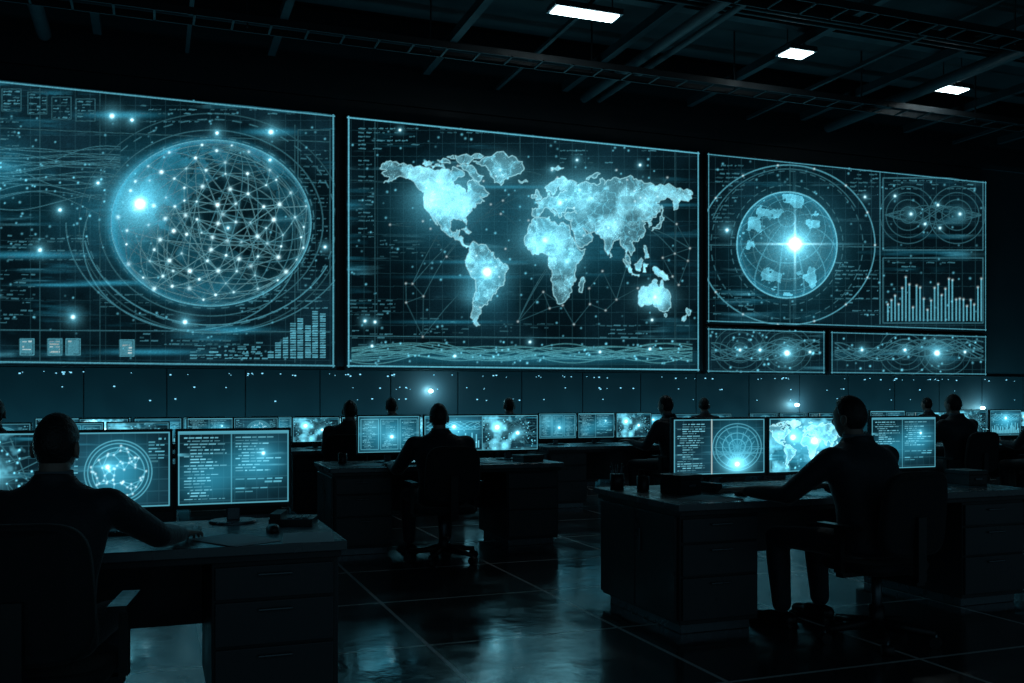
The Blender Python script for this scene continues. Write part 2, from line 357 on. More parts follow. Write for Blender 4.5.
for (x,y) in((27,347),(55,347),(73,347),(127,348)):
    cv.rect(x-6,y-7,x+6,y+7,TE,.35); cv.text(x-5,y-6,x+5,y+6,2.6,WH,.6); cv.frame(x-7,y-8,x+7,y+8,.6,TE,.7)
cv.text(0,118,20,160,3.4,TE,.25); cv.text(-80,100,-10,350,4,TE,.3); cv.text(0,270,35,325,4,TE,.25); cv.text(190,345,268,358,3.2,TE,.7)
cv.text(140,105,330,122,4,TE,.28); cv.text(240,290,328,312,3.5,TE,.28); cv.text(100,290,190,318,4,TE,.2); cv.text(8,235,90,262,3,TE,.25); cv.text(300,150,328,280,4,TE,.22); cv.text(140,330,240,345,3.4,TE,.28)
for k in range(8):
    x=268+k*7.4; h=[9,17,22,36,41,34,48,46][k]
    for q in range(int(h/2.4)): cv.rect(x,358-q*2.4-1.5,x+5.6,358-q*2.4,TE,.35+.25*rnd.random())
for k in range(5): cv.text(196+k*14,350-k*2,207+k*14,358,2.2,TE,.5)
cv.seg(0,330,330,332,.6,TE,.3); cv.seg(0,128,330,142,.6,TE,.22); cv.seg(295,125,295,362,.6,TE,.2); cv.seg(40,88,40,362,.6,TE,.18); cv.seg(100,92,100,362,.5,TE,.14)
cv.frame(298,130,330,290,.6,TE,.25)
wl(cv,X0,X1,ZB,ZT)
wall_screen('video_wall_screen',cv,X0,X1,ZB,ZT)
# ---- middle
X0,X1=px2X(347),px2X(699.5)
cv=wall_canvas(X0,X1,ZB,ZT,.0115); cv.base(1.1,13,31,.03)
toP=lambda lo,la:(lambda X,Z:(float(X2px(X)),float(HY-(Z-H)*F/depthX(X))))(D*(.3892+.00109*(lo+17)),H+D*(.079+.00135*(la+55)))
LX=(cv.GX/D-.3892)/.00109-17; LY=((cv.GZ-H)/D-.079)/.00135-55
cv.glow(570,225,65,BL,.45,45); cv.glow(445,210,45,BL,.4,35); cv.glow(485,280,22,BL,.5,30)
m=draw_map(cv,LX,LY,toP,.7,1.25)
for (x,y,r,a) in((445,205,30,.30),(430,195,18,.25),(560,200,28,.38),(590,190,26,.22),(545,240,24,.45),(640,195,22,.14),(655,297,16,.35),(565,262,14,.3),(500,170,20,.22),(478,295,14,.3),(462,183,18,.22)): cv.glow(x,y,r,TE,a,r*.7)
for (x,y,r,a,c) in((487,272,20,1.0,1),(432,200,10,.3,.4),(560,203,12,.5,.7),(580,190,8,.4,.4),(545,240,14,.6,.5),(655,297,10,.45,.6),(500,170,9,.35,.5),(652,320,3,.6,1),(552,170,6,.4,.6),(577,160,5,.5,.8),(365,321,5,.7,1),(375,322,4,.7,1),(567,262,8,.4,.4)): cv.star(x,y,r,a,c)
C=[(rnd.uniform(380,690),rnd.uniform(160,340)) for _ in range(60)]
for i,p in enumerate(C):
    cv.glow(*p,.9,WH,.4)
    for q in sorted(C,key=lambda q:(q[0]-p[0])**2+(q[1]-p[1])**2)[1:3]: cv.seg(*p,*q,.5,TE,.16)
for _ in range(16):
    a,b=rnd.choice(C),rnd.choice(C); h=abs(a[0]-b[0])*.25
    cv.poly([(a[0]+(b[0]-a[0])*t/12,a[1]+(b[1]-a[1])*t/12-h*4*(t/12)*(1-t/12)) for t in range(13)],.5,TE,.22)
cv.dots(350,130,695,365,200,.6)
for k in range(16):
    ph=rnd.uniform(0,6); am=rnd.uniform(4,11); fr=rnd.uniform(22,48)
    cv.poly([(352+x,353+am*math.sin(x/fr+ph)*(.35+.65*abs(math.sin(x/80+k)))) for x in range(0,344,4)],.5,np.array([.15,.6,.7]),.42)
cv.dots(352,340,696,364,80,.9); cv.glow(520,358,150,BL,.5,7)
for (x,y) in((372,346),(455,356),(530,342),(600,352),(650,349),(400,130),(640,165)): cv.star(x,y,4,.6)
cv.text(358,128,420,150,4,TE,.32); cv.text(358,160,374,240,4,TE,.27); cv.text(352,330,420,345,3.5,TE,.3); cv.text(560,150,690,166,4,TE,.27); cv.text(600,325,690,338,4,TE,.3);cv.text(440,128,540,140,4,TE,.22); cv.text(380,240,440,260,4,TE,.16); cv.text(350,300,395,318,3.5,TE,.25); cv.text(420,318,470,334,3.5,TE,.16); cv.text(500,320,600,334,3.5,TE,.14)
for y in (187,205,262,277,322): cv.glow(rnd.uniform(380,660),y,40,BL,.7,1.5)
for x in (375,520,675): cv.seg(x,122,x,368,.5,TE,.16)
cv.seg(350,336,698,339,.5,TE,.3); cv.seg(350,180,698,198,.5,TE,.12)
wl(cv,X0,X1,ZB,ZT,TE,1.1)
wall_screen('video_wall_screen',cv,X0,X1,ZB,ZT)
# ---- right (main + two lower panels)
X0,X1=px2X(707.5),px2X(986.5); zs=P2W(760,324)[1]
cv=wall_canvas(X0,X1,zs,ZT,.0135); cv.base(1.2,13,61,.03)
gx,gy=787,245
cv.glow(793,244,42,BL,.5,44)
_,LO,LA,r2=ortho_globe(cv,gx,gy,50,53,70,60)
n=fbm(cv.PX,cv.PY,12,91); gm=(r2<.93)&(r2>.30)&(n>.53)
cv.img+=(gm*(.25+.5*np.clip(r2,0,1)+1.3*np.clip(fbm(cv.PX,cv.PY,6,77)-.35,0,1)))[...,None]*TE*.8
gr=(r2<.97)&((np.abs((LO%30)-15)>14.0)|(np.abs((LA%20)-10)>9.4)); cv.img+=(gr*.25)[...,None]*TE
cv.img+=(np.clip(r2,0,1)**4*(r2<1)*.9)[...,None]*BL
for t in range(0,360,15):
    q=math.radians(t+4); cv.seg(gx+6+6*math.cos(q),gy+6*math.sin(q),gx+49*math.cos(q),gy+52*math.sin(q),.5,TE,.28)
cv.circ(gx,gy,50,53,1.1,TE,1.0,n=80); cv.circ(gx,gy,46,49,.5,TE,.4,n=60); cv.circ(gx,gy,34,36,.5,TE,.35,n=60); cv.circ(gx,gy,20,21,.5,TE,.4,n=60); cv.circ(gx,gy,56,60,.5,TE,.35,n=80,dash=True); cv.circ(gx,gy,88,80,.8,TE,.65,n=90); cv.circ(gx,gy,76,74,.5,TE,.3,n=90,dash=True); cv.circ(gx,gy,79,76,.5,TE,.35,200,330)
cv.star(795,244,28,1.5); cv.star(795,244,12,1.3); cv.glow(795,244,44,TE,.5,1.1); cv.glow(795,244,1.1,TE,.5,40); cv.glow(795,244,20,WH,.5,1.0); cv.glow(795,244,1.0,WH,.5,18)
for t in range(0,360,24): cv.glow(gx+88*math.cos(math.radians(t)),gy+80*math.sin(math.radians(t)),.9,WH,.5)
cv.frame(883,178,983,250,.7,TE,.35); cv.frame(883,258,983,323,.7,TE,.3)
for cx_ in(908,957):
    for r in(8,15,22,28): cv.circ(cx_,215,r,r*1.02,.5,TE,.25)
    cv.star(cx_+3,214,7,.5)
for k in range(8): cv.poly([(885+x,215+10*math.sin(x/14+k)*math.sin(x/31)) for x in range(0,98,4)],.4,TE,.28)
for (x,y) in((925,224),(938,205),(940,228),(895,196)): cv.star(x,y,4,.5)
x=887
while x<981:
    h=10+34*abs(math.sin(x*.21)*math.cos(x*.083))+rnd.uniform(0,8); cv.rect(x,321-h,x+1.5,321,TE,.5); cv.glow(x+.8,321-h,1.0,WH,.35); x+=3.6
cv.text(715,165,745,200,4,TE,.27); cv.text(713,285,755,315,4,TE,.32); cv.text(835,262,878,318,4,TE,.3); cv.text(850,170,878,200,4,TE,.27); cv.text(885,180,980,190,4,TE,.27); cv.text(885,262,980,272,4,TE,.27); cv.text(713,205,735,240,4,TE,.2)
cv.seg(880,172,880,324,.6,TE,.35); cv.seg(709,245,880,247,.5,TE,.3); cv.seg(790,160,790,324,.5,TE,.22)
cv.star(727,230,7,.6); cv.star(865,197,4,.5); cv.dots(712,160,982,320,130,.5)
wl(cv,X0,X1,zs,ZT,TE,.95)
wall_screen('video_wall_screen',cv,X0,X1,zs,ZT)
for (a,b_,sd) in((707.5,825,5),(831,986.5,6)):
    xa,xb=px2X(a),px2X(b_); z1=zs-.1
    cv=wall_canvas(xa,xb,ZB-.02,z1,.0135); cv.base(1.5,9,70+sd,.03)
    for r in(8,14,20,26):
        for q in ((740,350),(786,350)) if sd==5 else ((905,352),(945,352)): cv.circ(q[0],q[1],r,r*.9,.5,TE,.22)
    for k in range(9): cv.poly([(a+4+x,350+11*math.sin(x/15+k*.7)*math.sin(x/41+k)) for x in range(0,int(b_-a-6),4)],.5,TE,.35)
    cv.star(787 if sd==5 else 937,353,11,1.1); cv.dots(a+3,330,b_-3,372,50,.9)
    cv.star(740 if sd==5 else 862,350,6,.6); cv.star(760 if sd==5 else 905,350,6,.7); cv.star(810 if sd==5 else 965,352,4,.6)
    wl(cv,xa,xb,ZB-.02,z1,TE,.9)
    wall_screen('video_wall_screen',cv,xa,xb,ZB-.02,z1)

# ---------------------------------------------------------------- room shell
XL,XR,YB,ZC=-7.0,21.0,-3.0,7.4
YW=D+.12
def slab(name,x0,x1,y0,y1,z0,z1,m):
    b=B(); b.box(x0,x1,y0,y1,z0,z1); return obj(name,b.mesh(name,[m]))
# floor
m=bpy.data.materials.new('polished_tile_floor'); m.use_nodes=True; nt=m.node_tree; bs=nt.nodes['Principled BSDF']
tc=nt.nodes.new('ShaderNodeTexCoord'); mp=nt.nodes.new('ShaderNodeMapping'); mp.inputs['Location'].default_value=(-1.4,-.45,0)
nt.links.new(tc.outputs['Object'],mp.inputs['Vector'])
br=nt.nodes.new('ShaderNodeTexBrick'); br.offset=0; br.inputs['Scale'].default_value=1; br.inputs['Mortar Size'].default_value=.012; br.inputs['Mortar Smooth'].default_value=.1
br.inputs['Brick Width'].default_value=1.15; br.inputs['Row Height'].default_value=1.15
br.inputs['Color1'].default_value=(.040,.050,.058,1); br.inputs['Color2'].default_value=(.070,.085,.095,1); br.inputs['Mortar'].default_value=(1,1,1,1)
nt.links.new(mp.outputs[0],br.inputs['Vector']); nt.links.new(br.outputs['Color'],bs.inputs['Base Color'])
n=nt.nodes.new('ShaderNodeTexNoise'); n.inputs['Scale'].default_value=1.6; n.inputs['Detail'].default_value=9; n.inputs['Roughness'].default_value=.7; nt.links.new(tc.outputs['Object'],n.inputs['Vector'])
r=nt.nodes.new('ShaderNodeMapRange'); r.inputs['From Min'].default_value=.35; r.inputs['From Max'].default_value=.68; r.inputs['To Min'].default_value=.05; r.inputs['To Max'].default_value=.28
bs.inputs['IOR'].default_value=3.4
nt.links.new(n.outputs['Fac'],r.inputs['Value']); nt.links.new(r.outputs[0],bs.inputs['Roughness'])
n2=nt.nodes.new('ShaderNodeTexNoise'); n2.inputs['Scale'].default_value=5; n2.inputs['Detail'].default_value=6; nt.links.new(tc.outputs['Object'],n2.inputs['Vector'])
bp=nt.nodes.new('ShaderNodeBump'); bp.inputs['Strength'].default_value=.14; bp.inputs['Distance'].default_value=.02
nt.links.new(n2.outputs['Fac'],bp.inputs['Height']); nt.links.new(bp.outputs[0],bs.inputs['Normal'])
slab('floor',XL,XR,YB,D+.4,-.1,0,m)
slab('ceiling',XL,XR,YB,D+.4,ZC,ZC+.1,M_ceil)
# back wall with panels
b=B(); b.box(XL,XR,YW,YW+.2,0,ZC)
x=XL
while x<XR:
    b.box(x+.01,min(x+1.19,XR),YW-.03,YW,.12,1.80); x+=1.2
b.box(XL,XR,YW-.05,YW,6.35,6.45)
obj('wall_back',b.mesh('wall_back',[M_wall]))
slab('wall_left',XL-.2,XL,YB,D+.4,0,ZC,M_wall); slab('wall_right',XR,XR+.2,YB,D+.4,0,ZC,M_wall)
b=B()
rr=random.Random(4)
for k in range(150):
    x=rr.uniform(-3,18); z=rr.choice((1.72,1.72,1.72,1.5,1.3))+rr.uniform(-.02,.02); s_=rr.choice((.006,.009,.013)); b.box(x-s_,x+s_,YW-.04,YW-.03,z-s_*.7,z+s_*.7)
def light(kind,name,loc,rot,e,col,**kw):
    L=bpy.data.lights.new(name,kind); L.energy=e; L.color=col
    for k_,v_ in kw.items(): setattr(L,k_,v_)
    o=bpy.data.objects.new(name,L); COL.objects.link(o); o.location=loc; o.rotation_euler=rot
for px,py in((432,391),(799,405),(985,408)):
    X,Z=P2W(px,py); b.cyl((X,YW-.10,Z),(X,YW-.03,Z),.028,.035,16,1)
    light('POINT','wall_lamp_bloom',(X,YW-.25,Z),(0,0,0),9,(.30,.82,1),shadow_soft_size=.02)  # added light ahead of each lamp, throws its bloom onto the wall
obj('wall_indicator_lights',b.mesh('led',[M_led,M_led2]))
# ceiling structure
b=B()
for y in (2,4.6,7.2,9.8,12.4,15): 
    b.box(XL,XR,y-.09,y+.09,ZC-.34,ZC-.31); b.box(XL,XR,y-.09,y+.09,ZC-.03,ZC); b.box(XL,XR,y-.012,y+.012,ZC-.32,ZC)
for x in np.arange(XL+1,XR,2.6):
    b.box(x-.06,x+.06,YB,D,ZC-.5,ZC-.36); 
for x in np.arange(XL+2.3,XR,5.2):
    b.box(x-.03,x+.03,YB,D,ZC-.62,ZC-.56)
obj('ceiling_beams',b.mesh('ceiling_beams',[M_beam]))
b=B()
for x,rad in((-1.5,.1),(7.2,.08),(7.5,.05),(12.5,.1)): b.cyl((x,YB,ZC-.72),(x,D-.4,ZC-.72),rad,n=16)
for y,rad in((11.5,.04),(11.65,.04),(14.5,.1),(8.2,.05)): b.cyl((XL,y,ZC-.56),(XR,y,ZC-.56),rad,n=12)
obj('ventilation_ducts',b.mesh('ducts',[M_beam]))
b=B()
for y in(10.4,13.6):
    b.box(XL,XR,y-.2,y-.18,ZC-.98,ZC-.88); b.box(XL,XR,y+.18,y+.2,ZC-.98,ZC-.88)
    for x in np.arange(XL,XR,.5): b.box(x,x+.03,y-.2,y+.2,ZC-.98,ZC-.96)
    for x in np.arange(XL+.4,XR,2.6): b.box(x,x+.02,y-.01,y+.01,ZC-.98,ZC)
obj('cable_tray',b.mesh('cable_tray',[M_beam]))
# ceiling lights
for k,(x,y,w,dp) in enumerate(((5.66,12.23,.95,.26),(9.41,12.5,.42,.32),(13.06,13.0,.5,.26))):
    b=B(); b.box(-w/2-.04,w/2+.04,-dp/2-.04,dp/2+.04,.01,.09,0); b.box(-w/2,w/2,-dp/2,dp/2,0,.012,1)
    for sx in(-w/2+.05,w/2-.05): b.box(sx-.008,sx+.008,-.008,.008,.09,ZC-6.7,0)
    obj('ceiling_light',b.mesh('ceiling_light',[M_metal,M_lamp]),(x,y,6.7))
# added area light near the floor, standing in for haze below the video wall
light('AREA','added_wall_wash',(7,D-.7,.10),(math.radians(180-25),0,0),170,(.08,.58,.80),shape='RECTANGLE',size=26,size_y=.06)

# ---------------------------------------------------------------- furniture
def desk(x0,x1,y0,y1,ped=.5):
    w=x1-x0; dp=y1-y0; b=B(); T=.75
    b.box(0,w,0,dp,T-.04,T,0)
    b.box(.02,w-.02,.02,dp-.02,T-.07,T-.04,1)
    for a,c in((.04,.04+ped),(w-.04-ped,w-.04)):
        b.box(a,c,.06,dp-.05,.06,T-.07,1)
        b.box(a+.03,c-.03,.1,dp-.1,0,.06,2)
        zs_=[.08,.33,.52,.665]
        for z0,z1 in zip(zs_,zs_[1:]):
            b.box(a+.012,c-.012,.042,.06,z0+.006,z1-.006,3)
            b.box((a+c)/2-.07,(a+c)/2+.07,.022,.032,z1-.045,z1-.035,2); b.box((a+c)/2-.07,(a+c)/2-.06,.03,.045,z1-.045,z1-.035,2);b.box((a+c)/2+.06,(a+c)/2+.07,.03,.045,z1-.045,z1-.035,2)
    for xa,xb in((.022,.04),(w-.04,w-.022)):
        h=dp-.13
        for q in range(2):
            b.box(xa,xb,.08+q*h/2+.006,.08+(q+1)*h/2-.006,.08,T-.08,3)
    b.box(.008,.02,dp*.44,dp*.45,.42,.56,2)
    b.box(.04+ped,w-.04-ped,dp-.14,dp-.11,.28,T-.07,1)
    o=obj('office_desk',b.mesh('office_desk',[M_desk,M_deskb,M_metal,M_drawer]),(x0,y0,0),bevel=.004); return o

def chair_mesh():
    b=B()
    R=[]
    for z,s_ in((.40,.9),(.41,.97),(.435,1),(.452,.97),(.46,.9)):
        R.append([Vector((.245*s_*math.copysign(abs(math.cos(t))**.5,math.cos(t)),.02+.235*s_*math.copysign(abs(math.sin(t))**.5,math.sin(t)),z)) for t in [k*2*math.pi/32 for k in range(32)]])
    b.loft(R,0)
    def outline(s_,off):
        pts=[]
        for k in range(36):
            t=k*2*math.pi/36; c,s2=math.cos(t),math.sin(t)
            x=.235*s_*math.copysign(abs(c)**.45,c); z=.735+.225*s_*math.copysign(abs(s2)**.45,s2)
            x*=1-.12*(z-.5)/.45*.6
            y=-.255-.10*(z-.5)+ .55*x*x+off
            pts.append(Vector((x,y,z)))
        return pts
    b.loft([outline(.93,-.03),outline(1,-.02),outline(1,.02),outline(.93,.035)],0)
    b.box(-.03,.03,-.31,-.275,.38,.72,1); b.box(-.03,.03,-.3,0,.36,.395,1)
    for sx in(-1,1):
        b.box(sx*.27-.015,sx*.27+.015,-.02,.03,.4,.64,1); b.box(min(0,sx*.27),max(0,sx*.27),-.02,.03,.375,.4,1)
        b.box(sx*.27-.03,sx*.27+.03,-.13,.14,.64,.662,1)
    b.cyl((0,0,.12),(0,0,.38),.028,.028,14,2); b.cyl((0,0,.08),(0,0,.2),.045,.04,14,1)
    for k in range(5):
        a=k*2*math.pi/5+.3; c,s_=math.cos(a),math.sin(a)
        b.cyl((0,0,.11),(c*.3,s_*.3,.075),.03,.018,8,1)
        b.cyl((c*.3-s_*.03,s_*.3+c*.03,.03),(c*.3+s_*.03,s_*.3-c*.03,.03),.03,.03,12,1); b.cyl((c*.3,s_*.3,.03),(c*.3,s_*.3,.08),.01,.01,8,2)
    return b.mesh('office_chair',[M_fabric,M_plastic,M_metal])
CH=chair_mesh()
def chair(x,y,rz=0): return obj('office_chair',CH,(x,y,0),rz)

def mon_canvas(kind,seed,W_=110,H_=70,nx=200,ny=128):
    random.seed(seed); X=np.linspace(0,W_,nx); Y=np.linspace(H_,0,ny); PX,PY=np.meshgrid(X,Y); cv=Canvas(PX,PY)
    cv.base(2.0,11,seed,.03)
    def code(x0,x1,y0=6,y1=64,a=1):
        y=y0
        while y<y1:
            x=x0+random.choice((0,3,6)); e=random.uniform(x0+.4*(x1-x0),x1)
            while x<e:
                l=random.uniform(2,9); cv.rect(x,y,min(x+l,e),y+1.0,np.array([.15,.48,.60]),a*random.uniform(.15,.6))
                x+=l+1.3
            y+=2.9
    if kind=='code':
        code(6,50); code(56,104,6,40); cv.text(56,46,104,62,3,TE,.5); cv.rect(0,0,110,3,TE,.3); cv.seg(52,3,52,70,.6,TE,.4)
        cv.glow(78,30,26,BL,.9,18); cv.glow(30,45,26,BL,.7,18); cv.star(84,22,7,.5)
    if kind=='table':
        for k in range(3):
            cv.frame(5+k*35,6,36+k*35,64,.7,TE,.5); code(8+k*35,34+k*35,9,62,.9)
        cv.glow(25,20,16,TE,.2); cv.glow(55,35,50,BL,.8,30); cv.star(60,40,12,.8)
    if kind=='globe':
        gx,gy=62,37
        for r in(28,24,31): cv.circ(gx,gy,r,r*.95,.7,TE,.5)
        NN=[(gx+26*math.sqrt(random.random())*math.cos(t),gy+25*math.sqrt(random.random())*math.sin(t)) for t in [random.uniform(0,6.28) for _ in range(60)]]
        for p in NN:
            for q in sorted(NN,key=lambda q:(q[0]-p[0])**2+(q[1]-p[1])**2)[1:5]: cv.seg(*p,*q,.5,TE,.45)
            cv.glow(*p,.9,WH,.35)
        cv.glow(gx,gy,24,BL,1.0); cv.text(5,6,25,64,3,TE,.5); cv.star(gx-10,gy-5,9,.6); cv.text(90,6,106,30,3,TE,.5)
    if kind=='map':
        LX=(PX-48)/60*175+5; LY=(34-PY)/34*80+12
        toP=lambda lo,la:((lo-5)/175*60+48,34-(la-12)/80*34)
        cv.glow(50,35,45,BL,1.2,25); draw_map(cv,LX,LY,toP,.6,1.4,False)
        n=fbm(PX,PY,14,seed); cv.img+=(np.clip(n-.42,0,1)*2.4)[...,None]*TE
        cv.star(30,25,14,.9); cv.star(58,30,18,.9); cv.dots(2,2,108,68,40,.9)
    if kind=='radar':
        code(4,40); gx,gy=76,36
        for r in(10,18,26,30): cv.circ(gx,gy,r,r,.6,TE,.5)
        for t in range(0,180,30): c_,s_=math.cos(math.radians(t)),math.sin(math.radians(t)); cv.seg(gx-28*c_,gy-28*s_,gx+28*c_,gy+28*s_,.5,TE,.35)
        for t in range(-60,61,15): cv.seg(gx,gy+24,gx+30*math.sin(math.radians(t)),gy+24-44*math.cos(math.radians(t)),.5,TE,.4)
        cv.glow(gx,gy,26,BL,.8); cv.glow(gx,58,14,TE,.8,10); cv.star(gx,58,10,1.5); cv.seg(45,0,45,70,1,WH,.4)
    if kind=='bars':
        for k in range(24):
            h=8+22*random.random(); cv.rect(6+k*4.1,64-h,8.6+k*4.1,64,TE,.5)
        for k in range(5): cv.poly([(4+x,20+8*math.sin(x/12+k)) for x in range(0,102,4)],.7,TE,.6)
        cv.glow(55,30,40,BL,1.2,22); cv.star(55,22,14,.8); cv.dots(2,2,108,68,30,.9)
    if kind=='blob':
        n=fbm(PX,PY,18,seed); cv.img+=(np.clip(n-.42,0,1)*2.6)[...,None]*TE; cv.star(30,24,16,1.3); cv.star(70,36,12,1.0); cv.dots(2,2,108,68,60,1)
        for k in range(30): cv.seg(random.uniform(0,110),random.uniform(0,70),random.uniform(0,110),random.uniform(0,70),.5,TE,.25)
    cv.frame(.8,.8,W_-.8,H_-.8,.8,TE,.6)
    return cv.img
MONS={}
def mon_data(kind,lo):
    k=(kind,lo)
    if k not in MONS:
        img=mon_canvas(kind,{'code':3,'globe':4,'map':5,'radar':6,'bars':7,'blob':8,'table':9}[kind])
        if lo: img=(img[0::2,0::2]+img[1::2,0::2]+img[0::2,1::2]+img[1::2,1::2])/4
        ny,nx=img.shape[:2]; GX,GZ=np.meshgrid(np.linspace(-.5,.5,nx),np.linspace(0,1,ny))
        MONS[k]=grid_mesh('display_panel',np.stack([GX,np.zeros_like(GX),GZ],-1),img,M_mon)
    return MONS[k]
FR={}
def monitor(x,y,w=.53,h=.345,zb=.845,kind='code',rz=0,lo=False,z0=.75):
    key=(w,h,zb)
    if key not in FR:
        b=B(); zb_=zb-z0
        b.box(-w/2-.012,w/2+.012,0,.03,zb_-.02,zb_+h+.012,0)
        b.box(-w/2+.06,w/2-.06,.03,.055,zb_+.03,zb_+h-.05,0)
        b.box(-.03,.03,.05,.075,.012,zb_+h*.55,1); b.cyl((0,.06,0),(0,.06,.012),.115,.11,24,1)
        FR[key]=b.mesh('computer_monitor',[M_plastic,M_metal])
    o=obj('computer_monitor',FR[key],(x,y,z0),rz,bevel=.003)
    s_=obj('display_panel',mon_data(kind,lo),(0,-.003,zb-z0),parent=o,scale=(w,1,h)); return o

def kb_mesh():
    b=B(); b.box(-.22,.22,-.07,.07,0,.014,0)
    for r_ in range(5):
        for c in range(15): b.box(-.212+c*.0285,-.188+c*.0285,-.062+r_*.025,-.041+r_*.025,.014,.02,1)
    return b.mesh('keyboard',[M_plastic,M_metal])
KB=kb_mesh()
def keyboard(x,y,rz=0): obj('keyboard',KB,(x,y,.75),rz)
b=B(); b.loft([[Vector((.031*s_*math.cos(t),.055*s_*math.sin(t),z)) for t in[k*2*math.pi/20 for k in range(20)]] for z,s_ in((0,.95),(.008,1),(.02,.92),(.03,.7),(.034,.3))])
MO=b.mesh('computer_mouse',[M_plastic])
def mouse(x,y,rz=0): obj('computer_mouse',MO,(x,y,.75),rz)
def papers(x,y,rz,n=3):
    b=B()
    for k in range(n):
        R=Matrix.Rotation(random.uniform(-.35,.35),4,'Z'); dx,dy=(random.uniform(-.05,.05),random.uniform(-.02,.02)) if k else (0,0)
        b.box(dx-.105,dx+.105,dy-.148,dy+.148,k*.0016,k*.0016+.0015,0,R)
    obj('paper_sheets',b.mesh('paper_sheets',[M_paper]),(x,y,.75),rz)
def mug(x,y,r=.04,h=.095,nm='coffee_mug'):
    b=B(); n=20
    ring=lambda rr_,z:[Vector((rr_*math.cos(k*2*math.pi/n),rr_*math.sin(k*2*math.pi/n),z)) for k in range(n)]
    b.loft([ring(r*.9,0),ring(r,.01),ring(r,h),ring(r*.9,h),ring(r*.88,.01)])
    pts=[Vector((r-.004+.026*math.sin(a),0,h*.5+.03*math.cos(a))) for a in [math.pi*k/8 for k in range(9)]]
    for p,q in zip(pts,pts[1:]): b.cyl(p,q,.005,.005,8)
    obj(nm,b.mesh(nm,[M_plastic]),(x,y,.75),random.uniform(0,6))
def penholder(x,y):
    b=B(); b.cyl((0,0,0),(0,0,.1),.045,.045,20)
    for k in range(6): b.cyl((.02*math.cos(k),.02*math.sin(k),.02),(.045*math.cos(k),.045*math.sin(k),.15+.01*(k%3)),.004,.003,6,1)
    obj('pen_holder',b.mesh('pen_holder',[M_plastic,M_metal]),(x,y,.75))
def box_item(x,y,w=.2,d_=.22,h=.13,rz=0,nm='document_box'):
    b=B(); b.box(-w/2,w/2,-d_/2,d_/2,0,h-.03); b.box(-w/2-.006,w/2+.006,-d_/2-.006,d_/2+.006,h-.03,h); b.box(-.03,.03,-d_/2-.01,-d_/2,h*.35,h*.5,1)
    obj(nm,b.mesh(nm,[M_plastic,M_metal]),(x,y,.75),rz,bevel=.004)
def phone(x,y,rz=0):
    b=B(); b.box(-.1,.1,-.09,.09,.0,.035,0)
    b.box(-.095,-.045,-.09,.09,.035,.06,0)
    for i in range(3):
        for j in range(4): b.box(-.02+i*.035,.005+i*.035,-.07+j*.03,-.05+j*.03,.035,.04,1)
    obj('desk_phone',b.mesh('desk_phone',[M_plastic,M_metal]),(x,y,.75),rz,bevel=.004)

# ---------------------------------------------------------------- people
def head_mesh():
    b=B(); n,m_=48,36; R=[]
    for k in range(1,m_):
        t=math.pi*k/m_-math.pi/2; ring=[]
        for i in range(n):
            a=2*math.pi*i/n; x,y,z=math.cos(t)*math.cos(a),math.cos(t)*math.sin(a),math.sin(t)
            low=max(0,-z); X=.073*x*(1-.30*low**1.3); Y=(.097 if y<0 else .092)*y; Z=.118*z
            if z>0: X*=1+.03*math.sin(z*3); 
            if y<0: Y*=1-.42*low; 
            g=lambda cx,cz,sx,sz:math.exp(-((x-cx)/sx)**2-((z-cz)/sz)**2)
            if y>0:
                Y+=.022*g(0,-.22,.13,.16)+.008*g(0,-.02,.1,.2)          # nose
                Y-=.010*(g(.38,.04,.17,.12)+g(-.38,.04,.17,.12))        # sockets
                Y+=.006*(g(.35,.24,.3,.09)+g(-.35,.24,.3,.09))          # brow
                Y+=.007*g(0,-.50,.25,.05)+.007*g(0,-.60,.22,.05)-.003*g(0,-.55,.25,.02)
                Y+=.014*g(0,-.85,.3,.13)
            ring.append(Vector((X,Y,Z)))
        R.append(ring)
    b.loft(R)
    for sx in(-1,1):  # ears
        c=Vector((sx*.074,-.012,-.010))
        pts=[c+Vector((sx*.009*(1 if abs(q)<2 else .6),-.004-.016*math.cos(q),.028*math.sin(q))) for q in [k*math.pi/5-math.pi*.5 for k in range(10)]]
        for p,q in zip(pts,pts[1:]): b.cap(p,q,.006,.006,8)
        b.ell(c+Vector((0,0,-.004)),.006,.014,.024,10,8)
    b.cap((0,-.022,-.06),(0,-.035,-.19),.055,.064,20)
    return bake(b.mesh('head',[M_skin]),[M_skin],.0055,2)
def hair_mesh():
    b=B(); n,m_=64,48; R=[]
    rn=random.Random(2)
    ky=[-1,-.45,-.28,-.12,.05,.30,.45,.62,1]; kz=[-.66,-.58,-.40,.06,.04,.16,.38,.50,.54]
    for k in range(1,m_):
        t=math.pi*k/m_-math.pi/2; ring=[]
        for i in range(n):
            a=2*math.pi*i/n; x,y,z=math.cos(t)*math.cos(a),math.cos(t)*math.sin(a),math.sin(t)
            low=max(0,-z); yy=math.sin(a)
            hl=float(np.interp(yy,ky,kz))
            q=max(0,min(1,(z-hl)/.20)); q=q*q*(3-2*q)
            s_=-.007+q*(.014+.003*rn.random()+.006*max(0,z))
            X=(.073+s_)*x*(1-.30*low**1.3)
            Y=((.097 if y<0 else .092)+s_)*y; Z=(.118+s_)*z
            if y<0: Y*=1-.42*low
            ring.append(Vector((X,Y,Z)))
        R.append(ring)
    b.loft(R)
    return bake(b.mesh('hair',[M_hair]),[M_hair],.0055,1)
